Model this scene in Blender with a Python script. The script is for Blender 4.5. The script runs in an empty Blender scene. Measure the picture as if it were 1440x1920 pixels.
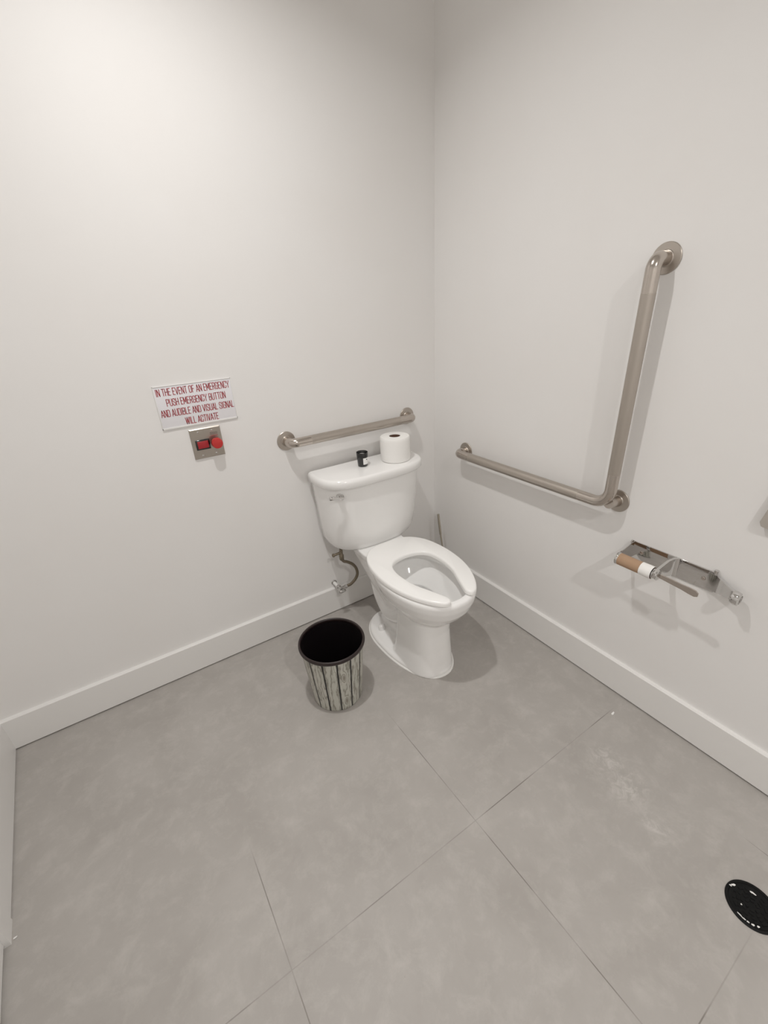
import bpy, bmesh, math, random
from mathutils import Vector, Matrix
random.seed(4)
C = bpy.context.scene.collection
PI = math.pi

# ------------------------------------------------------------------ camera
CAM = (-1.38935, -1.69408, 1.41721)
YAW, PITCH, ROLL, FPX = 0.558963, -0.445937, -0.05522, 814.01
fw = Vector((math.sin(YAW)*math.cos(PITCH), math.cos(YAW)*math.cos(PITCH), math.sin(PITCH)))
rt = Vector((math.cos(YAW), -math.sin(YAW), 0)); up = rt.cross(fw)
cr, sr = math.cos(ROLL), math.sin(ROLL)
R_, U_ = cr*rt + sr*up, -sr*rt + cr*up
cd = bpy.data.cameras.new('camera'); cam = bpy.data.objects.new('camera', cd); C.objects.link(cam)
cam.matrix_world = Matrix(((R_.x, U_.x, -fw.x, CAM[0]), (R_.y, U_.y, -fw.y, CAM[1]), (R_.z, U_.z, -fw.z, CAM[2]), (0, 0, 0, 1)))
cd.sensor_fit = 'VERTICAL'; cd.sensor_height = 24; cd.lens = 24*FPX/1920; cd.clip_start = .02
bpy.context.scene.camera = cam

# ------------------------------------------------------------------ light and exposure
CEIL = 2.6
POT = [(-1.10, -0.71, .84), (-1.07, -2.75, 1.40)]
POT_W = 11.9; POT_SPREAD = 146; POT_R = .03
w = bpy.data.worlds.new('world'); bpy.context.scene.world = w; w.use_nodes = True
w.node_tree.nodes['Background'].inputs[0].default_value = (1, .98, .95, 1)
w.node_tree.nodes['Background'].inputs[1].default_value = .2
vs = bpy.context.scene.view_settings
vs.view_transform = 'Standard'; vs.look = 'None'; vs.gamma = 1; vs.exposure = 0.0; vs.use_curve_mapping = False
bpy.context.scene.cycles.max_bounces = 14
bpy.context.scene.cycles.diffuse_bounces = 10
for i, (x, y, k) in enumerate(POT):
    ld = bpy.data.lights.new('pot_light_lamp', 'AREA'); ld.energy = POT_W*k; ld.color = (1, .985, .965)
    ld.shape = 'DISK'; ld.size = POT_R*2; ld.spread = math.radians(POT_SPREAD)
    lo = bpy.data.objects.new('pot_light_lamp', ld); C.objects.link(lo); lo.location = (x, y, CEIL-.012)

# ------------------------------------------------------------------ helpers
def tag(o, label=None, cat=None, group=None, kind=None):
    if label: o['label'] = label
    if cat: o['category'] = cat
    if group: o['group'] = group
    if kind: o['kind'] = kind
    return o
def empty(name, loc, label, cat, group=None):
    o = bpy.data.objects.new(name, None); C.objects.link(o); o.location = loc
    o.empty_display_size = .05
    return tag(o, label, cat, group)
def obj(name, bm, mats, parent=None, smooth=True, angle=40, label=None):
    """bm is in WORLD coordinates; it is moved into the parent's frame."""
    me = bpy.data.meshes.new(name)
    bmesh.ops.recalc_face_normals(bm, faces=bm.faces[:])
    if smooth:
        for f in bm.faces: f.smooth = True
        for e in bm.edges:
            if len(e.link_faces) == 2 and e.calc_face_angle(0) > math.radians(angle): e.smooth = False
    bm.to_mesh(me); bm.free()
    if not isinstance(mats, (list, tuple)): mats = [mats]
    for m in mats: me.materials.append(m)
    o = bpy.data.objects.new(name, me); C.objects.link(o)
    if parent is not None:
        p = parent; off = Vector((0, 0, 0))
        while p is not None: off += p.location; p = p.parent
        me.transform(Matrix.Translation(-off)); o.parent = parent
    if label: o['label'] = label
    return o
def box(bm, x0, x1, y0, y1, z0, z1, bev=0, mi=0):
    vs_ = [bm.verts.new((x, y, z)) for z in (z0, z1) for y in (y0, y1) for x in (x0, x1)]
    fs = [bm.faces.new([vs_[i] for i in q]) for q in ((0,2,3,1),(4,5,7,6),(0,1,5,4),(2,6,7,3),(0,4,6,2),(1,3,7,5))]
    for f in fs: f.material_index = mi
    if bev:
        es = list({e for f in fs for e in f.edges})
        bmesh.ops.bevel(bm, geom=es, offset=bev, segments=3, profile=.5, affect='EDGES')
def rings(bm, rs, cap0=True, cap1=True, mi=0, closed=False):
    R = [[bm.verts.new(p) for p in r] for r in rs]
    n = len(R[0]); m = len(R)
    for i in range(m if closed else m-1):
        a, b = R[i], R[(i+1) % m]
        for k in range(n):
            f = bm.faces.new((a[k], a[(k+1) % n], b[(k+1) % n], b[k])); f.material_index = mi(i) if callable(mi) else mi
    if not closed:
        if cap0: f = bm.faces.new(R[0][::-1]); f.material_index = mi(0) if callable(mi) else mi
        if cap1: f = bm.faces.new(R[-1]); f.material_index = mi(m-2) if callable(mi) else mi
    return R
def circle(c, r, n=48, ax='z'):
    c = Vector(c); out = []
    for k in range(n):
        a = 2*PI*k/n; u, v = r*math.cos(a), r*math.sin(a)
        out.append(c + {'z': Vector((u, v, 0)), 'x': Vector((0, u, v)), 'y': Vector((u, 0, v))}[ax])
    return out
def lathe(bm, c, prof, ax='z', n=48, cap0=True, cap1=True, mi=0):
    """prof: list of (radius, offset along axis)"""
    d = {'z': Vector((0, 0, 1)), 'x': Vector((1, 0, 0)), 'y': Vector((0, 1, 0))}[ax]
    return rings(bm, [circle(Vector(c)+d*h, max(r, 1e-5), n, ax) for r, h in prof], cap0, cap1, mi)
def fillet(pts, r, n=8, closed=False):
    pts = [Vector(p) for p in pts]; out = []; N = len(pts)
    for i, p in enumerate(pts):
        if not closed and i in (0, N-1): out.append(p); continue
        a = pts[i-1]-p; b = pts[(i+1) % N]-p
        rr = r[i] if isinstance(r, (list, tuple)) else r
        if rr <= 0: out.append(p); continue
        la, lb = a.length, b.length; a.normalize(); b.normalize()
        th = a.angle(b)
        if th > PI-.02: out.append(p); continue
        t = min(rr/math.tan(th/2), la*.499, lb*.499); rr = t*math.tan(th/2)
        cdir = (a+b).normalized(); cen = p + cdir*(rr/math.sin(th/2))
        v0 = p+a*t-cen; v1 = p+b*t-cen
        ang = v0.angle(v1); 
        for k in range(n+1):
            s = k/n; out.append(cen + (v0*math.sin((1-s)*ang) + v1*math.sin(s*ang))/math.sin(ang))
    return out
def tube(bm, pts, r, n=24, mi=0, caps=True):
    """r: number or function(i, arc length 0..1)"""
    pts = [Vector(p) for p in pts]
    T = [(pts[min(i+1, len(pts)-1)]-pts[max(i-1, 0)]).normalized() for i in range(len(pts))]
    u = T[0].orthogonal().normalized(); rs = []
    for i, p in enumerate(pts):
        u = (u - T[i]*u.dot(T[i])).normalized(); v = T[i].cross(u)
        rr = r(i) if callable(r) else r
        rs.append([p + (u*math.cos(2*PI*k/n)+v*math.sin(2*PI*k/n))*rr for k in range(n)])
    rings(bm, rs, caps, caps, mi)
def spline(pts, n=6, closed=False):
    pts = [Vector(p) for p in pts]; N = len(pts); out = []
    for i in range(N if closed else N-1):
        g = (lambda j: pts[j % N]) if closed else (lambda j: pts[max(0, min(N-1, j))])
        a, b, c, d = g(i-1), g(i), g(i+1), g(i+2)
        for k in range(n):
            t = k/n
            out.append(.5*((2*b)+(c-a)*t+(2*a-5*b+4*c-d)*t*t+(3*b-a-3*c+d)*t**3))
    if not closed: out.append(pts[-1])
    return out
NB = bmesh.new

# ------------------------------------------------------------------ materials
def mat(name, col, rough=.5, metal=0, coat=0, spec=.5, emis=None):
    m = bpy.data.materials.new(name); m.use_nodes = True; b = m.node_tree.nodes['Principled BSDF']
    b.inputs['Base Color'].default_value = (*col, 1); b.inputs['Roughness'].default_value = rough
    b.inputs['Metallic'].default_value = metal; b.inputs['Coat Weight'].default_value = coat
    b.inputs['Specular IOR Level'].default_value = spec
    if emis: b.inputs['Emission Color'].default_value = (*emis[:3], 1); b.inputs['Emission Strength'].default_value = emis[3]
    return m
class G:
    """tiny node-graph helper"""
    def __init__(s, m): s.m = m; s.t = m.node_tree; s.b = s.t.nodes['Principled BSDF']
    def n(s, ty, **k):
        x = s.t.nodes.new(ty)
        for a, v in k.items(): setattr(x, a, v)
        return x
    def link(s, a, b): s.t.links.new(a, b)
    def val(s, x, sock):
        if isinstance(x, (int, float)): sock.default_value = x
        else: s.link(x, sock)
    def math(s, op, a, b=0, c=None, clamp=False):
        x = s.n('ShaderNodeMath', operation=op, use_clamp=clamp); s.val(a, x.inputs[0]); s.val(b, x.inputs[1])
        if c is not None: s.val(c, x.inputs[2])
        return x.outputs[0]
    def noise(s, vec, scale, detail=4, rough=.5, dist=0):
        x = s.n('ShaderNodeTexNoise'); x.inputs['Scale'].default_value = scale; x.inputs['Detail'].default_value = detail
        x.inputs['Roughness'].default_value = rough; x.inputs['Distortion'].default_value = dist
        if vec is not None: s.link(vec, x.inputs['Vector'])
        return x.outputs['Fac']
    def ramp(s, f, a, b):
        x = s.n('ShaderNodeMapRange'); s.val(f, x.inputs[0]); x.inputs[1].default_value = a; x.inputs[2].default_value = b
        return x.outputs[0]
    def mix(s, f, a, b):
        x = s.n('ShaderNodeMix', data_type='RGBA'); s.val(f, x.inputs['Factor'])
        for v, k in ((a, 'A'), (b, 'B')):
            sk = [i for i in x.inputs if i.name == k and i.type == 'RGBA'][0]
            if isinstance(v, tuple): sk.default_value = (*v, 1)
            else: s.link(v, sk)
        return [o for o in x.outputs if o.type == 'RGBA'][0]
    def bump(s, h, strength, dist=.001):
        x = s.n('ShaderNodeBump'); x.inputs['Strength'].default_value = strength; x.inputs['Distance'].default_value = dist
        s.link(h, x.inputs['Height']); s.link(x.outputs[0], s.b.inputs['Normal'])
    def xyz(s):
        tc = s.n('ShaderNodeTexCoord'); sp = s.n('ShaderNodeSeparateXYZ'); s.link(tc.outputs['Object'], sp.inputs[0])
        return tc.outputs['Object'], sp.outputs[0], sp.outputs[1], sp.outputs[2]

M = {}
WALLC = (.82, .81, .80)
m = M['wall'] = mat('painted_wall', WALLC, .55, spec=.35); g = G(m); P, X, Y, Z = g.xyz()
g.link(g.mix(g.ramp(g.noise(P, 2.2, 3), .35, .65), (WALLC[0]*.985, WALLC[1]*.98, WALLC[2]*.975), WALLC), g.b.inputs['Base Color'])
g.bump(g.noise(P, 260, 3), .06, .0006)
M['ceiling'] = mat('ceiling_paint', (.82, .81, .79), .8)
m = M['trim'] = mat('trim_paint', (.80, .79, .775), .38, spec=.45)

m = M['floor'] = mat('floor_tile', (.4, .38, .35), .42, spec=.4); g = G(m); P, X, Y, Z = g.xyz()
c = g.mix(g.ramp(g.noise(P, 3.5, 6, .65, .4), .35, .68), (.370, .348, .326), (.425, .402, .380))
c = g.mix(g.math('MULTIPLY', g.ramp(g.noise(P, 15, 7, .72, .3), .48, .72), .30), c, (.60, .575, .545))
c = g.mix(g.math('MULTIPLY', g.ramp(g.noise(P, 11, 9, .78, .3), .60, .74), .38), c, (.37, .345, .31))
c = g.mix(g.math('MULTIPLY', g.ramp(g.noise(P, 70, 3, .6), .70, .78), .35), c, (.28, .26, .235))
def seam(coord, at, other, lo, hi, wid=.0017):
    d = g.math('ABSOLUTE', g.math('SUBTRACT', coord, at)); l = g.math('SUBTRACT', 1, g.ramp(d, wid*.45, wid))
    a = g.ramp(other, lo-.05, lo+.05); b = g.math('SUBTRACT', 1, g.ramp(other, hi-.05, hi+.05))
    return g.math('MULTIPLY', l, g.math('MULTIPLY', a, b))
s_ = seam(g.math('ADD', X, g.math('MULTIPLY', Y, .008)), -.798, Y, -1.70, -.70)
for q in (seam(X, -1.378, Y, -2.4, -.86), seam(g.math('SUBTRACT', Y, g.math('MULTIPLY', X, -.012)), -1.166, X, -1.70, -.13),
          seam(Y, -1.722, X, -.74, -.44), seam(X, -.20, Y, -3, -1.66)):
    s_ = g.math('MAXIMUM', s_, q)
fade = g.math('ADD', .22, g.math('MULTIPLY', g.ramp(g.noise(P, 5, 2), .4, .6), .65))
c = g.mix(g.math('MULTIPLY', s_, fade), c, (.17, .155, .135))
# pale scuff near the right-hand wall
def blob(cx, cy, r, stretch=1):
    dx = g.math('SUBTRACT', X, cx); dy = g.math('MULTIPLY', g.math('SUBTRACT', Y, cy), stretch)
    d = g.math('SQRT', g.math('ADD', g.math('MULTIPLY', dx, dx), g.math('MULTIPLY', dy, dy)))
    return g.math('SUBTRACT', 1, g.ramp(d, r*.25, r), clamp=True)
sc = g.math('MAXIMUM', blob(-.33, -1.36, .085), blob(-.30, -1.27, .075))
sc = g.math('MAXIMUM', sc, g.math('MULTIPLY', blob(-.37, -1.47, .06), .8))
c = g.mix(g.math('MULTIPLY', g.math('MULTIPLY', sc, g.ramp(g.noise(P, 28, 6, .7, 1),   .45, .62)), .55), c, (.62, .60, .57))
g.link(c, g.b.inputs['Base Color'])
g.bump(g.math('SUBTRACT', g.math('MULTIPLY', g.noise(P, 60, 5, .6), .3), s_), .25, .0008)
g.link(g.math('ADD', .40, g.math('MULTIPLY', g.noise(P, 6, 4), .15)), g.b.inputs['Roughness'])

M['caulk'] = mat('caulk', (.84, .83, .81), .5)
M['china'] = mat('glazed_china', (.88, .875, .865), .13, coat=.15)
M['seat'] = mat('seat_plastic', (.91, .905, .89), .22)
m = M['steel'] = mat('brushed_steel', (.50, .455, .41), .36, metal=1); g = G(m); P, X, Y, Z = g.xyz()
g.bump(g.noise(P, 900, 2), .12, .0004)
M['steel_smooth'] = mat('polished_steel_bend', (.55, .50, .455), .2, metal=1)
M['steel_plate'] = mat('satin_steel_plate', (.46, .42, .375), .33, metal=1)
M['chrome'] = mat('chrome', (.66, .65, .64), .05, metal=1)
M['nickel'] = mat('brushed_nickel_handle', (.50, .46, .39), .3, metal=1)
M['braid'] = mat('braided_hose', (.24, .205, .155), .35, metal=.9); g = G(M['braid']); P, X, Y, Z = g.xyz()
g.bump(g.noise(P, 700, 2), .5, .001)
M['black'] = mat('black_gloss', (.008, .008, .008), .12, coat=.5)
M['dark'] = mat('dark_iron', (.005, .005, .005), .6, spec=.2)
M['bin_in'] = mat('bin_inside', (.004, .0025, .003), .9, spec=.1)
M['bin_rim'] = mat('bin_rim', (.022, .013, .012), .4)
M['wax'] = mat('wax', (.80, .80, .78), .5)
M['paper_label'] = mat('label_paper', (.85, .85, .84), .6)
m = M['tissue'] = mat('tissue', (.88, .87, .85), .9, spec=.1); g = G(m); P, X, Y, Z = g.xyz(); g.bump(g.noise(P, 300, 4, .7), .35, .001)
m = M['card'] = mat('cardboard', (.42, .28, .185), .8, spec=.2); g = G(m); P, X, Y, Z = g.xyz()
g.link(g.mix(g.noise(P, 40, 4), (.38, .25, .16), (.45, .305, .205)), g.b.inputs['Base Color'])
M['core'] = mat('roll_core', (.14, .075, .05), .9)
M['sign'] = mat('sign_plastic', (.80, .79, .82), .3)
M['red_ink'] = mat('red_ink', (.34, .008, .018), .45)
M['red'] = mat('red_button', (.52, .03, .028), .35)
M['red_lens'] = mat('red_lens', (.38, .02, .028), .25)
M['ink'] = mat('grey_ink', (.12, .09, .08), .5); M['reflection_red'] = mat('painted_red_reflection', (.30, .03, .03), .5)
M['water'] = mat('water', (1, 1, 1), .0); b_ = M['water'].node_tree.nodes['Principled BSDF']
b_.inputs['Transmission Weight'].default_value = 1; b_.inputs['IOR'].default_value = 1.33
M['lamp'] = mat('lamp_lens', (.9, .9, .88), .5, emis=(1, .95, .88, 6))
M['taupe'] = mat('taupe_plain', (.42, .385, .345), .5)
M['scrap'] = mat('paper_scrap', (.8, .79, .77), .8)

# planked wood print of the wastebasket: UV (u = plank count, v = height)
m = M['planks'] = mat('wood_print', (.5, .5, .45), .45); g = G(m)
uvn = g.n('ShaderNodeUVMap'); sp = g.n('ShaderNodeSeparateXYZ'); g.link(uvn.outputs[0], sp.inputs[0]); Uu, Vv = sp.outputs[0], sp.outputs[1]
fr = g.math('FRACT', Uu); idx = g.math('FLOOR', Uu)
wv = g.n('ShaderNodeCombineXYZ'); g.link(g.math('MULTIPLY', idx, 7.3), wv.inputs[2]); g.link(g.math('MULTIPLY', fr, 1.3), wv.inputs[0]); g.link(g.math('MULTIPLY', Vv, 1.7), wv.inputs[1])
wob = g.noise(wv.outputs[0], 1.6, 3, .55)
def knot(u0, v0):
    dx = g.math('MULTIPLY', g.math('SUBTRACT', Uu, u0), 2.6); dy = g.math('MULTIPLY', g.math('SUBTRACT', Vv, v0), 4.6)
    return g.math('SQRT', g.math('ADD', g.math('MULTIPLY', dx, dx), g.math('MULTIPLY', dy, dy)))
kn = g.math('MINIMUM', knot(.43, .66), knot(.52, .18)); kn = g.math('MINIMUM', kn, knot(5.4, .4)); kn = g.math('MINIMUM', kn, knot(9.6, .7))
kin = g.math('SUBTRACT', 1, g.ramp(kn, .05, .75), clamp=True)
ph = g.math('ADD', g.math('MULTIPLY', fr, 17), g.math('MULTIPLY', wob, 26))
ph = g.math('ADD', g.math('MULTIPLY', ph, g.math('SUBTRACT', 1, kin)), g.math('MULTIPLY', kn, g.math('MULTIPLY', kin, 26)))
gr = g.math('ADD', .5, g.math('MULTIPLY', g.math('SINE', ph), .5))
gr = g.math('POWER', gr, 3)
fine = g.n('ShaderNodeCombineXYZ'); g.link(g.math('MULTIPLY', Uu, 26), fine.inputs[0]); g.link(g.math('MULTIPLY', Vv, 2.5), fine.inputs[1])
fn = g.noise(fine.outputs[0], 1.5, 4, .6)
c = g.mix(g.noise(wv.outputs[0], .9, 1), (.46, .475, .42), (.60, .58, .53))
c = g.mix(g.math('MULTIPLY', gr, .75), c, (.17, .155, .12))
c = g.mix(g.math('MULTIPLY', g.ramp(fn, .45, .7), .25), c, (.24, .225, .18))
c = g.mix(g.math('MULTIPLY', g.math('SUBTRACT', 1, g.ramp(kn, .05, .42), clamp=True), .7), c, (.15, .115, .08))
ed = g.math('MINIMUM', fr, g.math('SUBTRACT', 1, fr))
ed = g.math('ADD', ed, g.math('MULTIPLY', g.math('SUBTRACT', g.noise(wv.outputs[0], 6, 2), .5), .05))
c = g.mix(g.ramp(ed, .042, .085), (.006, .005, .005), c)
g.link(c, g.b.inputs['Base Color'])

# ------------------------------------------------------------------ room
XL = -2.02; YB = -3.6; HB = .142; TB = .015
LA = .062                                   # the left wall is a little out of square
def lx(y, off=0): return -2.012 + off + LA*(-y)
def struct(name, bm, m, **k):
    o = obj(name, bm, m, **k); o['kind'] = 'structure'; return o
bm = NB(); box(bm, -2.4, .12, YB-.12, .12, -.06, 0); struct('floor', bm, M['floor'], smooth=False)
bm = NB(); box(bm, -2.4, .12, YB-.12, .12, CEIL, CEIL+.06)
fl = struct('ceiling', bm, M['ceiling'], smooth=False)
bm = NB(); box(bm, -2.4, .12, 0, .12, 0, CEIL); struct('wall_back', bm, M['wall'], smooth=False)
bm = NB(); box(bm, 0, .12, YB, 0, 0, CEIL); struct('wall_right', bm, M['wall'], smooth=False)
bm = NB(); box(bm, -2.4, .12, YB-.12, YB, 0, CEIL); struct('wall_front', bm, M['wall'], smooth=False)
def slab(bm, y0, y1, o0, o1, z0, z1):
    """prism following the skewed left wall; offsets are measured into the room"""
    a = [(lx(y0, o0), y0), (lx(y1, o0), y1), (lx(y1, o1), y1), (lx(y0, o1), y0)]
    rings(bm, [[(x, y, z) for x, y in a] for z in (z0, z1)])
bm = NB(); slab(bm, 0, -.66, -.14, 0, 0, CEIL); slab(bm, -1.60, YB, -.14, 0, 0, CEIL); slab(bm, -.66, -1.60, -.14, 0, 2.08, CEIL)
struct('wall_left', bm, M['wall'], smooth=False)
gap = .006
def board(bm, pts, h=HB):
    """baseboard profile swept along a straight run: pts = (start, end, inward normal)"""
    a, b, n = [Vector(p) for p in pts]
    prof = [(0, gap), (TB, gap), (TB, h-.004), (TB-.004, h), (0, h)]
    rings(bm, [[p+n*d+Vector((0, 0, z)) for d, z in prof] for p in (a, b)])
bm = NB(); board(bm, ((lx(0)+.002, 0, 0), (0, 0, 0), (0, -1, 0))); struct('baseboard_back', bm, M['trim'], angle=20)
bm = NB(); board(bm, ((0, -TB, 0), (0, YB, 0), (-1, 0, 0))); struct('baseboard_right', bm, M['trim'], angle=20)
bm = NB(); nv = Vector((1, LA, 0)).normalized()
board(bm, ((lx(-TB), -TB, 0), (lx(-.637), -.637, 0), nv)); struct('baseboard_left', bm, M['trim'], angle=20)
# door casing, door and frame on the left wall
bm = NB(); slab(bm, -.637, -.70, -.0, .016, 0, 2.15); slab(bm, -1.56, -1.63, 0, .016, 0, 2.15); slab(bm, -.70, -1.56, 0, .016, 2.08, 2.15)
struct('trim_1', bm, M['trim'], smooth=False)
bm = NB(); slab(bm, -.66, -.672, -.14, 0, 0, 2.08); slab(bm, -1.588, -1.60, -.14, 0, 0, 2.08); slab(bm, -.672, -1.588, -.14, 0, 2.06, 2.08)
struct('trim_2', bm, M['trim'], smooth=False)
bm = NB(); slab(bm, -.7005, -1.5595, -.04, .004, .012, 2.055); d = struct('door_1', bm, M['trim'], smooth=False)
hb_ = NB(); x0 = lx(-1.52, -.012); tube(hb_, fillet([(x0, -1.52, 1), (x0+.055, -1.52, 1), (x0+.055, -1.40, 1)], .015), .009, 16); lathe(hb_, (x0, -1.52, 1), [(.026, 0), (.026, .006), (.022, .009)], 'x', 32)
obj('door_handle', hb_, M['steel'], d)

# recessed ceiling lights
for i, (x, y, k) in enumerate(POT):
    t = empty('recessed_light', (x, y, CEIL), ['round recessed ceiling light directly over the toilet end of the room', 'round recessed ceiling light over the entrance end of the room'][i], 'ceiling light', 'recessed ceiling lights')
    bm = NB(); lathe(bm, (x, y, CEIL), [(.075, 0), (.075, -.004), (.056, -.007), (.053, -.002), (.053, 0)], n=48); obj('trim_ring', bm, M['trim'], t)
    bm = NB(); lathe(bm, (x, y, CEIL), [(.05, -.001), (.05, -.003)], n=40); obj('lens', bm, M['lamp'], t)

# ------------------------------------------------------------------ toilet
TX = -.486
toilet = empty('toilet', (TX, -.02, 0), 'white two-piece floor-standing toilet in the room corner, open-front seat', 'toilet')
def egg(z, vb, vf, hw, n=2.2, vc=None, N=64, cx=TX):
    if vc is None: vc = vb+(vf-vb)*.46
    out = []
    for k in range(N):
        a = 2*PI*k/N; cu, sv = math.cos(a), math.sin(a)
        u = hw*math.copysign(abs(cu)**(2/n), cu); q = abs(sv)**(2/n)
        v = vc + (vf-vc)*q if sv > 0 else vc-(vc-vb)*q
        out.append(Vector((cx+u, -v, z)))
    return out
bm = NB()
# bowl: outside up, over the rim, inside down
rings(bm, [egg(z, *a) for z, *a in (
    (.245, .40, .640, .080, 2.2), (.262, .375, .662, .100, 2.2), (.288, .345, .690, .122, 2.2), (.317, .315, .718, .143, 2.2), (.348, .29, .740, .161, 2.2), (.384, .270, .754, .173, 2.2),
    (.412, .262, .758, .177, 2.2), (.424, .266, .754, .174, 2.2), (.426, .275, .746, .166, 2.2),
    (.426, .330, .731, .136, 2.2), (.421, .335, .726, .131, 2.2), (.392, .335, .726, .131, 2.2), (.387, .322, .732, .143, 2.2), (.378, .326, .728, .140, 2.2),
    (.350, .335, .706, .126, 2.1), (.325, .355, .668, .104, 2.1), (.30, .38, .61, .080, 2.1), (.282, .40, .56, .058, 2), (.280, .42, .53, .035, 2))])
# pedestal column with a squared rear edge
rings(bm, [egg(z, *a, cx=TX-.014) for z, *a in (
    (.0, .40, .664, .110, 2.7, .47), (.012, .40, .664, .110, 2.7, .47), (.05, .42, .656, .103, 3, .48), (.12, .43, .649, .096, 3.1, .49), (.2, .43, .645, .091, 3, .50), (.26, .42, .664, .103, 2.6, .50), (.30, .42, .66, .10, 2.4, .50)) if z < .21] + [egg(.262, .43, .652, .094, 2.8, .50, cx=TX-.012)])
# foot
rings(bm, [egg(z, *a, cx=TX-.007) for z, *a in (
    (.0, .165, .668, .138, 2.2, .36), (.014, .165, .668, .138, 2.2, .36), (.022, .172, .660, .130, 2.2, .36), (.028, .20, .63, .106, 2.2, .36), (.040, .22, .60, .070, 2.2, .36))])
# trapway rising to the rear and the shoulder that carries the tank
rings(bm, [egg(z, *a) for z, *a in (
    (.0, .185, .50, .068, 2.2), (.06, .195, .50, .062, 2.2), (.10, .20, .50, .056, 2.2), (.15, .19, .50, .060, 2.2), (.20, .17, .46, .072, 2.2), (.25, .14, .385, .086, 2.3), (.30, .10, .345, .096, 2.5), (.34, .07, .32, .104, 2.8), (.375, .05, .312, .112, 3.4), (.39, .045, .31, .117, 4), (.417, .045, .31, .120, 5))])
# bulge of the trapway on both sides
for s in (-1, 1):
    tube(bm, spline([(TX+s*.050, -.46, .21), (TX+s*.052, -.39, .15), (TX+s*.046, -.31, .12), (TX+s*.044, -.25, .16), (TX+s*.046, -.225, .22), (TX+s*.048, -.21, .29), (TX+s*.045, -.20, .35)], 6), .036, 20)
body = obj('bowl', bm, M['china'], toilet)
rm = body.modifiers.new('remesh', 'REMESH'); rm.mode = 'VOXEL'; rm.voxel_size = .0036; rm.use_smooth_shade = True
sm = body.modifiers.new('smooth', 'SMOOTH'); sm.iterations = 10; sm.factor = .5
bm = NB(); rings(bm, [egg(.290, .390, .585, .070, 2), egg(.2905, .390, .585, .070, 2)]); wa = obj('water', bm, M['water'], toilet)
# caulk bead
bm = NB(); rings(bm, [egg(0.0005, .159, .674, .144, 2.2, .36, cx=TX-.007), egg(.004, .161, .672, .142, 2.2, .36, cx=TX-.007), egg(.006, .168, .664, .136, 2.2, .36, cx=TX-.007)], False, False)
rings(bm, [egg(.006, .168, .664, .136, 2.2, .36, cx=TX-.007), egg(.0005, .170, .662, .134, 2.2, .36, cx=TX-.007)], False, False)
obj('caulk_bead', bm, M['caulk'], toilet)
for s in (-1, 1):
    bm = NB(); lathe(bm, (TX+s*.084-.006, -.303, .035), [(.016, -.012), (.016, .008), (.014, .017), (.009, .022), (.003, .0235)], n=24); obj('bolt_cap', bm, M['china'], toilet)
# seat, open at the front
half = [(.0, .238), (.048, .240), (.095, .254), (.135, .290), (.162, .346), (.176, .425), (.177, .497), (.168, .570), (.147, .637), (.116, .696), (.085, .735)]
tip = [(.062, .750), (.046, .745), (.039, .725)]
inner = [(.050, .692), (.071, .640), (.091, .590), (.102, .525), (.102, .470), (.088, .425), (.055, .398), (.0, .388)]
ring = [(u, v, 0) for u, v in half+tip+inner]
full = [Vector((-u, v, 0)) for u, v, _ in ring[::-1]][:-1]
def seat_poly():
    h = spline([(-ring[1][0], ring[1][1], 0)] + ring + [(-ring[-2][0], ring[-2][1], 0)], 6)
    h = h[6:-6]
    l = [Vector((-p.x, p.y, 0)) for p in h]
    outer_to_inner = h
    back = l[::-1]
    return h[:-1] + back[:-1]                # right side outwards-in, then left side inwards-out
pl = seat_poly()
def resample(p, step):
    out = []; n = len(p); acc = 0; L_ = sum((p[(i+1) % n]-p[i]).length for i in range(n)); N_ = int(L_/step); d = L_/N_; nxt = 0
    for i in range(n):
        a, b = p[i], p[(i+1) % n]; l = (b-a).length
        while nxt < acc+l-1e-9 and len(out) < N_: out.append(a+(b-a)*((nxt-acc)/l)); nxt += d
        acc += l
    return out
pl = resample(pl, .006)
for _ in range(3): pl = [(pl[i-1]+pl[i]*2+pl[(i+1) % len(pl)])/4 for i in range(len(pl))]
ar = sum(pl[i-1].x*pl[i].y-pl[i].x*pl[i-1].y for i in range(len(pl)))
def inset(p, d):
    n = len(p); out = []
    for i in range(n):
        t = (p[(i+1) % n]-p[i-1]).normalized(); nn = Vector((-t.y, t.x, 0))*(1 if ar > 0 else -1); out.append(p[i]+nn*d)
    return out
bm = NB(); rings(bm, [[Vector((TX+p.x, -p.y, z)) for p in inset(pl, d)] for d, z in ((.003, .429), (0, .431), (0, .440), (.0012, .4445), (.0035, .4475), (.0075, .449))])
seat = obj('seat', bm, M['seat'], toilet, angle=50)
for s in (-1, 1):
    bm = NB(); box(bm, TX+s*.075-.017, TX+s*.075+.017, -.290, -.262, .418, .436, .004); obj('hinge', bm, M['seat'], seat)
for s in (-1, 1):
    for v_ in (.36, .66):
        bm = NB(); k_ = .15 if v_ < .5 else .108; lathe(bm, (TX+s*k_, -v_, .424), [(.009, 0), (.009, .007)], n=16); obj('bumper', bm, M['seat'], seat)
# the bowl and seat stand very slightly askew to the wall
bpy.context.view_layer.update()
def skew(o, phi=-.024):
    off = Vector((0, 0, 0)); p = o.parent
    while p is not None: off += p.location; p = p.parent
    c_ = Vector((TX, -.30, 0))-off
    o.data.transform(Matrix.Translation(c_ + Vector((.011, 0, 0))) @ Matrix.Rotation(phi, 4, 'Z') @ Matrix.Translation(-c_))
    for ch in o.children: skew(ch, phi)
for ch in list(toilet.children): skew(ch)
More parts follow.
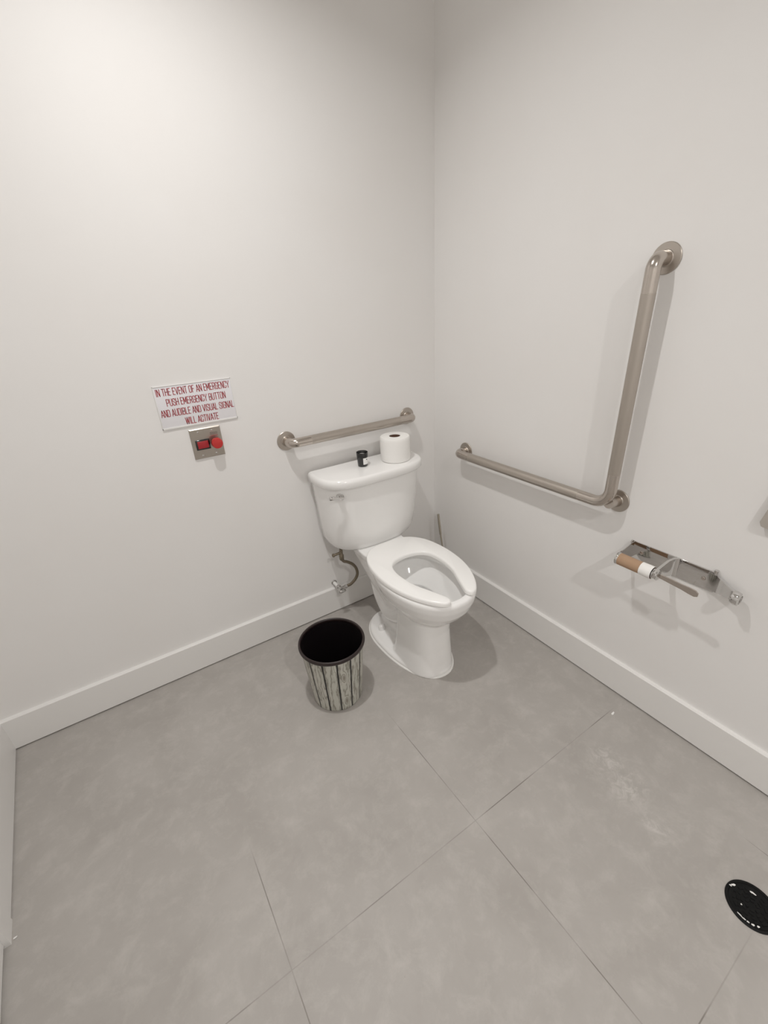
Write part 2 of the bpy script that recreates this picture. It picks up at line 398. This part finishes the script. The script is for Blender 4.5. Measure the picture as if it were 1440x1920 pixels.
# tank
KX = -.464
def dee(z, w_, vf, n=2.9, vb=.028, v0=.06, N=60):
    out = [Vector((KX-w_, -v0, z))]
    a = []
    for k in range(1, N):
        t = PI*k/N; cu, sv = -math.cos(t), math.sin(t)
        a.append(Vector((KX+w_*math.copysign(abs(cu)**(2/n), cu), -(v0+(vf-v0)*sv**(2/n)), z)))
    out += a; out.append(Vector((KX+w_, -v0, z)))
    out += [Vector((KX+w_*q, -vb-(0.006 if abs(q) == 1 else 0), z)) for q in (1, .98, .5, 0, -.5, -.98, -1)]
    return out
bm = NB(); rings(bm, [dee(*a) for a in ((.402, .13, .150, 2.6), (.404, .165, .172, 2.6), (.412, .192, .187, 2.6), (.43, .212, .197, 2.8), (.46, .224, .204, 3), (.52, .233, .209, 3.1), (.60, .239, .213, 3.2), (.68, .245, .217, 3.3), (.738, .250, .220, 3.3))])
tank = obj('tank', bm, M['china'], toilet, angle=70)
bm = NB(); rings(bm, [dee(*a, vb=.022) for a in ((.739, .252, .228, 3.5), (.741, .257, .234, 3.5), (.745, .260, .237, 3.5), (.764, .261, .238, 3.5), (.773, .259, .236, 3.5), (.7785, .254, .231, 3.5), (.780, .246, .223, 3.4))])
lid = obj('tank_lid', bm, M['china'], tank, angle=70)
bm = NB(); lx_, lv, lz = -.662, .203, .707
tube(bm, [(lx_, -lv+.02, lz), (lx_, -lv-.004, lz)], .0125, 20); tube(bm, [(lx_, -lv-.003, lz), (lx_, -lv-.016, lz)], .008, 16)
tube(bm, spline([(lx_+.004, -lv-.016, lz+.001), (lx_-.02, -lv-.02, lz+.006), (lx_-.042, -lv-.016, lz+.011), (lx_-.058, -lv-.012, lz+.013)], 4), lambda i: (.0052 if i < 7 else .0052+.004*math.sin(min(1, (i-6)/6)*PI*.8)), 14)
obj('flush_lever', bm, M['chrome'], tank)

# ------------------------------------------------------------------ water supply
sup = empty('water_supply_valve', (-.650, 0, .165), 'chrome shut-off valve on the wall with braided hose up to the tank', 'valve')
vz = .166
bm = NB(); lathe(bm, (-.650, 0, vz), [(.0145, 0), (.0145, -.003), (.009, -.006)], 'y', 28); obj('wall_flange', bm, M['chrome'], sup)
bm = NB(); tube(bm, [(-.650, -.004, vz), (-.650, -.050, vz)], .0085, 18); obj('pipe', bm, M['trim'], sup)
bm = NB(); tube(bm, [(-.650, -.045, vz), (-.650, -.058, vz)], .0125, 6); tube(bm, [(-.650, -.055, vz), (-.650, -.082, vz)], .009, 16); tube(bm, [(-.650, -.07, vz), (-.622, -.07, vz+.002)], .0085, 12)
tube(bm, [(-.626, -.07, vz+.002), (-.614, -.071, vz+.003)], .010, 6); obj('valve_body', bm, M['chrome'], sup)
bm = NB()
rings(bm, [[Vector((-.650+.019*math.cos(a)*sc_, y_, vz-.002+.010*math.sin(a)*sc_)) for a in [2*PI*k/24 for k in range(24)]] for sc_, y_ in ((.7, -.084), (1, -.087), (1, -.093), (.7, -.096))]); obj('valve_handle', bm, M['chrome'], sup)
bm = NB(); tube(bm, spline([(-.612, -.071, vz+.004), (-.596, -.08, .178), (-.575, -.088, .20), (-.563, -.094, .23), (-.567, -.097, .265), (-.585, -.1, .298), (-.612, -.1, .322), (-.630, -.1, .333), (-.640, -.1, .348)], 8), .0072, 14); obj('hose', bm, M['braid'], sup)
bm = NB(); lathe(bm, (-.640, -.1, .345), [(.009, 0), (.011, .004), (.011, .026), (.008, .03), (.008, .05), (.007, .058)], n=20); tube(bm, [(-.640, -.1, .385), (-.676, -.098, .382)], .006, 10); lathe(bm, (-.686, -.098, .382), [(.004, 0), (.009, .003), (.009, .009), (.005, .012)], 'x', 16)
obj('coupling_nut', bm, M['braid'], sup)

# ------------------------------------------------------------------ grab bars
def grab(name, path, rad, label, flanges, extra=None, root=None):
    t = empty(name, root, label, 'grab bar', 'stainless steel grab bars')
    pts = fillet(path, rad, 10)
    # subdivide straights, find grip zones
    L = [0]
    for a, b in zip(pts, pts[1:]): L.append(L[-1]+(b-a).length)
    out = []; mi = []
    for i, (a, b) in enumerate(zip(pts, pts[1:])):
        l = (b-a).length; out.append(a)
        if l > .2:
            out.append(a+(b-a)*(.055/l)); out.append(b-(b-a)*(.055/l)); mi += [1, 0, 1]
        else: mi.append(1)
    out.append(pts[-1])
    bm = NB(); tube(bm, out, .019, 32, mi=lambda i: mi[min(i, len(mi)-1)])
    if extra: tube(bm, extra, .019, 32, mi=1)
    obj('bar', bm, [M['steel'], M['steel_smooth']], t, angle=50)
    for c_, ax, sg in flanges:
        bm = NB(); lathe(bm, c_, [(.0395, sg*.0004), (.0395, sg*.0025), (.0380, sg*.0040), (.030, sg*.0046), (.0215, sg*.0054), (.0205, sg*.0075), (.0192, sg*.0085)], ax, 48, cap1=True)
        obj('flange', bm, M['steel'], t)
    return t
S = .058
grab('grab_bar', [(-.787, -.001, .928), (-.787, -S, .928), (-.172, -S, .928), (-.172, -.001, .928)], .040,
     'short straight stainless steel grab bar on the wall above the toilet tank', [((-.787, 0, .928), 'y', -1), ((-.172, 0, .928), 'y', -1)], root=(-.48, 0, .928))
y1, y2, zb, zt = -.237, -.985, .772, 1.491
grab('grab_bar', [(-.001, y1, zb), (-S, y1, zb), (-S, y2, zb), (-S, y2, zt), (-.001, y2, zt)], [0, .040, .055, .050, 0],
     'large L-shaped stainless steel grab bar on the wall right of the toilet', [((0, y1, zb), 'x', -1), ((0, y2, zb), 'x', -1), ((0, y2, zt), 'x', -1)],
     extra=[(-.004, y2, zb), (-S+.006, y2+.004, zb+.004)], root=(0, y2, zb))

# ------------------------------------------------------------------ emergency sign
GL = {
 'I': [([(.5, 0), (.5, 1)], 0, 0)], 'N': [([(0, 0), (0, 1)], 0, 0), ([(1, 0), (1, 1)], 0, 0), ([(.05, 1), (.95, 0)], 0, 2)], 'T': [([(0, 1), (1, 1)], 0, 0), ([(.5, 0), (.5, 1)], 0, 0)],
 'H': [([(0, 0), (0, 1)], 0, 0), ([(1, 0), (1, 1)], 0, 0), ([(0, .5), (1, .5)], 0, 0)], 'E': [([(.95, 1), (0, 1), (0, 0), (.95, 0)], 0, 0), ([(0, .52), (.85, .52)], 0, 0)],
 'V': [([(-.05, 1), (.48, 0)], 0, 0), ([(1.05, 1), (.52, 0)], 0, 0)], 'O': [([(0, 0), (1, 0), (1, 1), (0, 1)], .42, 1)], 'F': [([(.95, 1), (0, 1), (0, 0)], 0, 0), ([(0, .52), (.85, .52)], 0, 0)],
 'A': [([(-.08, 0), (.48, 1)], 0, 0), ([(1.08, 0), (.52, 1)], 0, 0), ([(.2, .28), (.8, .28)], 0, 0)], 'M': [([(0, 0), (0, 1)], 0, 0), ([(1, 0), (1, 1)], 0, 0), ([(.05, 1), (.5, .2)], 0, 2), ([(.5, .2), (.95, 1)], 0, 2)],
 'R': [([(0, 0), (0, 1), (1, 1), (1, .48), (0, .48)], [0, 0, .3, .3, 0], 0), ([(.55, .48), (1, 0)], 0, 0)], 'P': [([(0, 0), (0, 1), (1, 1), (1, .44), (0, .44)], [0, 0, .3, .3, 0], 0)],
 'G': [([(1, .7), (1, 1), (0, 1), (0, 0), (1, 0), (1, .48), (.6, .48)], [0, .42, .42, .42, .42, 0, 0], 0)], 'C': [([(1, .68), (1, 1), (0, 1), (0, 0), (1, 0), (1, .32)], .42, 0)],
 'Y': [([(-.05, 1), (.5, .45), (1.05, 1)], 0, 0), ([(.5, .45), (.5, 0)], 0, 0)], 'U': [([(0, 1), (0, 0), (1, 0), (1, 1)], .42, 0)],
 'S': [([(1, .72), (1, 1), (0, 1), (0, .57), (1, .43), (1, 0), (0, 0), (0, .28)], .38, 0)], 'B': [([(0, .5), (.95, .5), (.95, 1), (0, 1), (0, 0), (1, 0), (1, .5), (0, .5)], [0, .25, .3, 0, 0, .3, .25, 0], 0)],
 'D': [([(0, 0), (1, 0), (1, 1), (0, 1)], [0, .42, .42, 0], 1)], 'L': [([(0, 1), (0, 0), (.95, 0)], 0, 0)], 'W': [([(-.04, 1), (.22, 0)], 0, 0), ([(.5, 1), (.24, 0)], 0, 0), ([(.5, 1), (.76, 0)], 0, 0), ([(1.04, 1), (.78, 0)], 0, 0)]}
WD = {'I': .12, 'M': 1.25, 'W': 1.5, 'L': .85, 'E': .85, 'F': .82, 'T': .9}
def ribbon(bm, pts, t, closed, fmap):
    n = len(pts); P_ = [Vector((p.x, p.y, 0)) for p in pts]
    flat = closed == 2; closed = closed == 1
    if not closed and not flat:
        P_[0] = P_[0]-(P_[1]-P_[0]).normalized()*t/2; P_[-1] = P_[-1]+(P_[-1]-P_[-2]).normalized()*t/2
    A, B = [], []
    for i in range(n):
        if closed: d0 = (P_[i]-P_[i-1]).normalized(); d1 = (P_[(i+1) % n]-P_[i]).normalized()
        else:
            d0 = (P_[max(i, 1)]-P_[max(i, 1)-1]).normalized(); d1 = (P_[min(i+1, n-1)]-P_[min(i, n-2)]).normalized()
        d = (d0+d1); d = d.normalized() if d.length > .1 else d0
        nn = Vector((-d.y, d.x, 0)); kk = t/2/max(.42, nn.dot(Vector((-d0.y, d0.x, 0))))
        A.append(bm.verts.new(fmap(P_[i]+nn*kk))); B.append(bm.verts.new(fmap(P_[i]-nn*kk)))
    for i in range(n if closed else n-1):
        j = (i+1) % n; bm.faces.new((A[i], A[j], B[j], B[i]))
def text(bm, s, x0, x1, ybase, H, fmap, tk=.19):
    """one line of condensed capitals fitted between x0 and x1"""
    adv = []
    for ch in s: adv.append(.72 if ch == ' ' else WD.get(ch, 1)+.46)
    tot = sum(adv)-.18; k = (x1-x0)/tot; t = k*.32; x = x0
    for ch, a in zip(s, adv):
        if ch != ' ':
            W_ = WD.get(ch, 1)*k
            for pts, r, cl in GL[ch]:
                pp = [Vector((x+t/2+p[0]*W_, ybase+t/2+p[1]*(H-t), 0)) for p in pts]
                rr = [q*W_ for q in r] if isinstance(r, list) else r*W_
                ribbon(bm, fillet(pp, rr, 4, cl == 1) if r else pp, t, cl, fmap)
        x += a*k
sx0, sx1, sz0, sz1 = -1.228, -.964, 1.055, 1.2035
sign = empty('emergency_sign', ((sx0+sx1)/2, 0, sz0), 'white rectangular wall sign with red emergency instructions above the push button', 'sign')
bm = NB(); box(bm, sx0, sx1, -.0030, 0, sz0, sz1, .0006); obj('sign_panel', bm, M['sign'], sign)
bm = NB()
for a in ((sx0, sx1, sz1-.003, sz1), (sx0, sx1, sz0, sz0+.006), (sx0, sx0+.0025, sz0, sz1), (sx1-.0025, sx1, sz0, sz1)): box(bm, a[0], a[1], -.0045, -.002, a[2], a[3], .0004)
obj('sign_border', bm, M['trim'], sign)
W0, H0 = sx1-sx0, sz1-sz0
bm = NB(); fm = lambda p: Vector((p.x, -.0034, p.y))
for s, a, b, top in (('IN THE EVENT OF AN EMERGENCY', .028, .968, .062), ('PUSH EMERGENCY BUTTON', .125, .892, .302), ('AND AUDIBLE AND VISUAL SIGNAL', .028, .98, .542), ('WILL ACTIVATE', .305, .742, .780)):
    text(bm, s, sx0+a*W0, sx0+b*W0, sz1-(top+.168)*H0, .168*H0, fm)
obj('lettering', bm, M['red_ink'], sign, smooth=False)

# ------------------------------------------------------------------ emergency push button plate
px0, px1, pz0, pz1 = -1.147, -1.0365, .928, 1.041
ep = empty('emergency_push_button', ((px0+px1)/2, 0, pz0), 'square steel wall plate with a red push button and red indicator', 'switch')
bm = NB(); a_ = [(px0, px1, pz0, pz1, 0), (px0, px1, pz0, pz1, -.003), (px0+.0035, px1-.0035, pz0+.0035, pz1-.0035, -.0062)]
rings(bm, [[Vector(p) for p in ((q[0], q[4], q[2]), (q[1], q[4], q[2]), (q[1], q[4], q[3]), (q[0], q[4], q[3]))] for q in a_]); obj('wall_plate', bm, M['steel_plate'], ep, angle=15)
bm = NB(); box(bm, -1.1345, -1.0840, -.0105, -.005, .962, 1.000, .0015); win = obj('indicator_frame', bm, M['black'], ep)
bm = NB(); box(bm, -1.1285, -1.0900, -.0125, -.009, .9675, .9945, .001); obj('indicator_lens', bm, M['red_lens'], win)
bm = NB(); lathe(bm, (-1.0635, -.006, .983), [(.014, 0), (.013, -.004), (.0095, -.005), (.0095, -.018), (.019, -.020), (.0200, -.024), (.0198, -.032), (.018, -.036), (.010, -.0375)], 'y', 40); obj('push_button', bm, M['red'], ep)
for sx in (-1.1175, -1.0690):
    for sz in (.9405, 1.0285):
        bm = NB(); lathe(bm, (sx, -.006, sz), [(.0032, 0), (.0032, -.0012), (.002, -.002)], 'y', 16); obj('screw', bm, M['chrome'], ep)
bm = NB()
for r_i, (zz, n_) in enumerate(((1.0170, 9), (1.0120, 9), (1.0060, 9))):  # two rows of small print, lowest row a red reflection painted as dashes
    for k in range(n_):
        x = -1.0765+k*.0030; box(bm, x, x+.0021, -.0066, -.0060, zz, zz+.0026, mi=0 if r_i < 2 else 1)
obj('print_and_reflection', bm, [M['ink'], M['reflection_red']], ep, smooth=False)

# ------------------------------------------------------------------ candle and toilet roll on the lid
cx, cy = -.4935, -.108
can = empty('candle', (cx, cy, .78), 'small candle in a black glass with white label on the tank lid', 'candle')
bm = NB(); lathe(bm, (cx, cy, .780), [(.020, 0), (.0222, .003), (.0255, .062), (.0248, .0632), (.0238, .062), (.0222, .046)], n=40, cap1=False); obj('glass', bm, M['black'], can)
bm = NB(); lathe(bm, (cx, cy, .780), [(.0224, .040), (.0228, .050), (.020, .0505), (.002, .0505), (.0008, .0505), (.0008, .056)], n=32); obj('wax', bm, M['wax'], can)
bm = NB(); a0 = math.atan2(CAM[1]-cy, CAM[0]-cx)
def arc_panel(bm, a1, a2, z1, z2, off, n=12, mi=0):
    rs = []
    for k in range(n+1):
        a = a1+(a2-a1)*k/n; rs.append([Vector((cx+(.0222+.0033*(z-.783)/.059+o)*math.cos(a), cy+(.0222+.0033*(z-.783)/.059+o)*math.sin(a), z)) for z, o in ((z1, 0), (z2, 0), (z2, off), (z1, off))])
    rings(bm, rs, mi=mi)
arc_panel(bm, a0+.12, a0+1.45, .791, .820, .0004); 
arc_panel(bm, a0+.72, a0+.95, .811, .8145, .0007, mi=1); obj('label', bm, [M['paper_label'], M['black']], can)
cx2, cy2 = -.3345, -.132
roll = empty('toilet_roll', (cx2, cy2, .78), 'full white toilet paper roll standing upright on the tank lid', 'toilet roll')
bm = NB(); lathe(bm, (cx2, cy2, .780), [(.025, .001), (.060, 0), (.0655, .003), (.067, .02), (.067, .095), (.0655, .106), (.063, .109), (.025, .109)], n=72, cap0=False, cap1=False); rings(bm, [circle((cx2, cy2, z), .025, 72) for z in (.889, .781)], False, False); obj('paper', bm, M['tissue'], roll)
bm = NB(); rings(bm, [circle((cx2, cy2, z), r, 40) for r, z in ((.0248, .7805), (.0248, .8875), (.0236, .8875), (.0236, .7805))], closed=True); obj('core', bm, M['core'], roll)

# ------------------------------------------------------------------ wastebasket
bx, by = -.8973, -.4788
bn = empty('wastebasket', (bx, by, 0), 'round wastebasket printed with grey wooden planks, dark brown rim and interior', 'wastebasket')
N = 112; a00 = math.atan2(CAM[1]-by, CAM[0]-bx)+math.radians(3)
prof = [(.0955, 0), (.0975, .002), (.0985, .008), (.1205, .262)]
bm = NB(); R = rings(bm, [[Vector((bx+r*math.cos(a00+2*PI*k/N), by+r*math.sin(a00+2*PI*k/N), z)) for k in range(N)] for r, z in prof], True, False)
uv = bm.loops.layers.uv.new('UVMap')
pos = {}
for i, r in enumerate(R):
    for k, v in enumerate(r): pos[v] = (k, i)
for f in bm.faces:
    ks = [pos[l.vert][0] for l in f.loops]; wrap = max(ks)-min(ks) > N/2
    for l in f.loops:
        k, i = pos[l.vert]; k = k+N if wrap and k < N/2 else k
        l[uv].uv = (k/N*14, prof[i][1]/.27)
obj('basket_wall', bm, M['planks'], bn, angle=60)
bm = NB(); rings(bm, [circle((bx, by, z), r, 80) for r, z in ((.1200, .262), (.1170, .255), (.0945, .006))], False, True)
obj('lining', bm, M['bin_in'], bn)
bm = NB(); rings(bm, [circle((bx, by, .268+.0085*math.sin(2*PI*k/14)), .1225+.0050*math.cos(2*PI*k/14), 96) for k in range(14)], closed=True); obj('rim', bm, M['bin_rim'], bn)

# ------------------------------------------------------------------ toilet paper holder
hy0, hy1, hz0, hz1 = -1.066, -1.318, .583, .652
hd = empty('toilet_paper_holder', (0, -1.19, .58), 'chrome double toilet paper holder on the right wall with a used cardboard core', 'paper holder')
bm = NB(); box(bm, -.0035, 0, hy1, hy0, hz0, hz1, .0015); plate = obj('back_plate', bm, M['chrome'], hd)
for y in (-1.098, -1.286):
    bm = NB(); lathe(bm, (-.0035, y, .618), [(.0065, 0), (.0060, -.002), (.003, -.0035)], 'x', 20); box(bm, -.0075, -.0065, y-.0045, y+.0045, .6172, .6188); obj('screw', bm, M['steel_smooth'], plate)
AX, AZ = -.098, .622
def strap(bm, pts, wz0, wz1, th=.003):
    """flat strap in plan: pts (x, y); half heights wz0 -> wz1 about heights given by third value"""
    n = len(pts); rs = []
    for i, (x, y, zc, hh) in enumerate(pts):
        a = Vector(pts[max(i-1, 0)][:2]); b = Vector(pts[min(i+1, n-1)][:2]); d = (b-a).normalized(); nn = Vector((-d.y, d.x))*th/2
        rs.append([Vector((x+nn.x, y+nn.y, zc-hh)), Vector((x-nn.x, y-nn.y, zc-hh)), Vector((x-nn.x, y-nn.y, zc+hh)), Vector((x+nn.x, y+nn.y, zc+hh))])
    rings(bm, rs)
# near-corner bracket
bm = NB(); strap(bm, [(-.002, hy0-.002, .620, .030), (-.03, hy0-.002, .620, .028), (-.07, hy0-.003, .621, .020), (-.098, hy0-.003, .622, .014), (-.112, hy0-.003, .622, .008)], 0, 0)
lathe(bm, (AX, hy0-.003, AZ), [(.016, 0), (.0210, -.001), (.0215, -.004), (.0205, -.008), (.017, -.0115)], 'y', 32); tube(bm, [(-.012, hy0-.002, .652), (-.012, hy0+.003, .652)], .006, 14); obj('bracket', bm, M['chrome'], hd)
# middle bracket
ym = -1.195
bm = NB(); strap(bm, [(-.003, ym-.016, .619, .033), (-.012, ym-.006, .619, .032), (-.035, ym+.001, .619, .028), (-.07, ym+.002, .621, .020), (-.098, ym+.002, .622, .015), (-.112, ym+.002, .622, .009)], 0, 0, .008)
lathe(bm, (AX, ym+.012, AZ), [(.014, 0), (.017, -.003), (.017, -.006), (.013, -.008), (.013, -.012), (.017, -.014), (.017, -.018), (.013, -.021)], 'y', 32); obj('bracket', bm, M['chrome'], hd)
# cardboard tube with last bit of paper
bm = NB(); rings(bm, [circle((AX, y, AZ), r, 40, 'y') for y, r in ((-1.078, .0185), (-1.078, .0200), (-1.183, .0200), (-1.183, .0185))], closed=True); cb = obj('cardboard_core', bm, M['card'], hd)
bm = NB(); rings(bm, [circle((AX, y, AZ), r, 40, 'y') for y, r in ((-1.151, .0199), (-1.149, .0208), (-1.176, .0212), (-1.1845, .0206), (-1.1845, .0199))], closed=True); obj('paper_remnant', bm, M['tissue'], cb)
# empty arm swung along the wall
bm = NB(); strap(bm, [(AX, ym-.010, AZ, .006), (AX-.001, ym-.04, AZ-.001, .0075), (AX-.002, ym-.075, AZ-.003, .008), (AX-.003, ym-.095, AZ-.004, .010), (AX-.004, ym-.112, AZ-.005, .010), (AX-.004, ym-.120, AZ-.006, .005)], 0, 0, .005); obj('spindle', bm, M['steel_smooth'], hd)
# sprung outer arm with ring end
bm = NB(); strap(bm, [(-.006, hy1+.022, .620, .028), (-.010, hy1, .620, .027), (-.020, hy1-.025, .619, .021), (-.030, hy1-.050, .617, .015), (-.034, hy1-.062, .617, .012)], 0, 0, .004)
rings(bm, [circle((-.036+dx, hy1-.068+dy, .617), r, 28, 'y') for dx, dy, r in ((.002, .013, .013), (.001, .012, .0185), (-.001, .004, .0205), (-.002, -.006, .0195), (-.002, -.009, .013), (0, .004, .010))], closed=False)
tube(bm, [(-.008, hy1+.004, .648), (-.008, hy1+.004, .662)], .006, 12); obj('end_arm', bm, M['chrome'], hd)

# ------------------------------------------------------------------ toilet brush behind the toilet
bh = empty('toilet_brush', (-.085, -.205, 0), 'toilet brush behind the toilet in the corner, only its slim handle showing', 'toilet brush')
bm = NB(); lathe(bm, (-.085, -.205, 0), [(.042, 0), (.044, .004), (.044, .125), (.041, .128), (.012, .130)], n=36); obj('holder', bm, M['nickel'], bh)
bm = NB(); tube(bm, [(-.084, -.198, .12), (-.082, -.152, .315)], .0045, 14); tube(bm, [(-.082, -.152, .313), (-.0805, -.130, .422)], .0062, 14); obj('handle', bm, M['nickel'], bh)

# ------------------------------------------------------------------ floor drain
dx, dy, dr = -.363, -1.7006, .056
FLECKS = [(.011, .0456, .011, .0045, 140), (.004, .049, .006, .003, 100), (.031, .0096, .014, .004, 100), (-.019, .0166, .0035, .0035, 0), (-.0455, .0100, .012, .0022, 82), (-.0465, .001, .009, .0022, 95), (-.0455, -.0075, .006, .0028, 100), (-.0425, -.0165, .007, .0042, 115), (-.036, -.0255, .006, .004, 130)]
dn = empty('floor_drain', (dx, dy, 0), 'round black floor drain with pale flecks, at the right frame edge', 'floor drain')
bm = NB(); lathe(bm, (dx, dy, 0), [(dr-.004, .0002), (dr, .0002), (dr, .0018), (dr-.002, .0032), (dr-.006, .0032), (dr-.008, .0008), (dr-.008, .0004)], n=72, cap0=False, cap1=False); obj('drain_ring', bm, M['dark'], dn)
bm = NB(); lathe(bm, (dx, dy, 0), [(dr-.008, .0004), (dr-.008, .0012), (.001, .0012)], n=60)
for rr_ in (.012, .0205, .029, .0375):
    nb = max(6, int(rr_*2*PI/.016))
    for k in range(nb):
        a1 = 2*PI*k/nb; a2 = a1+2*PI/nb*.62
        rings(bm, [[Vector((dx+q*math.cos(a), dy+q*math.sin(a), z)) for q, z in ((rr_-.003, .001), (rr_+.003, .001), (rr_+.003, .0026), (rr_-.003, .0026))] for a in [a1+(a2-a1)*j/4 for j in range(5)]])
obj('drain_grate', bm, M['dark'], dn)
for fx, fy, l_, w_, rot in FLECKS:  # pale flat flecks laid over the drain ring and grate
    bm = NB(); a = math.radians(rot); c_ = Vector((dx+fx, dy+fy, .0036)); n_ = Vector((-math.sin(a), math.cos(a), 0)); t_ = Vector((math.cos(a), math.sin(a), 0))
    rings(bm, [[c_+Vector((0, 0, h))+t_*(l_/2*s*math.cos(q))+n_*(w_/2*s*math.sin(q))*(1+.25*math.sin(3*q+rot)) for q in [2*PI*k/16 for k in range(16)]] for s, h in ((.9, -.0022), (1, 0), (.6, .0006))])
    obj('pale_fleck', bm, M['caulk'], dn)

# ------------------------------------------------------------------ small things
def scrap(x, y, s, label):
    bm = NB(); rings(bm, [[Vector((x+s*a, y+s*b, z+s*.12*(a+b))) for a, b in ((-1, -.3), (-.2, -.5), (.9, -.2), (1, .3), (.1, .4), (-.8, .35))] for z in (.0012+s*.1, .002+s*.16)])
    tag(obj('paper_scrap', bm, M['scrap'], angle=20), label, 'scrap')
scrap(-.112, -1.178, .008, 'tiny torn white paper scrap on the floor beside the right baseboard')
scrap(-1.945, -.69, .0045, 'tiny white fleck on the floor beside the left door casing')
# taupe block standing in for an unidentified mark at the right frame edge
blk = empty('wall_block', (0, -1.44, .84), 'unidentified taupe block on the wall with rounded corner cut off by the right frame edge', 'block')
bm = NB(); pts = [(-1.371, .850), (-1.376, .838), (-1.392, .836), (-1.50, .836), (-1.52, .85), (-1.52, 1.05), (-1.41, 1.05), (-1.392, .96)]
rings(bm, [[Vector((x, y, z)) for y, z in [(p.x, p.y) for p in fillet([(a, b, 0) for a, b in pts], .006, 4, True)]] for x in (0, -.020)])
obj('block_body', bm, M['taupe'], blk)
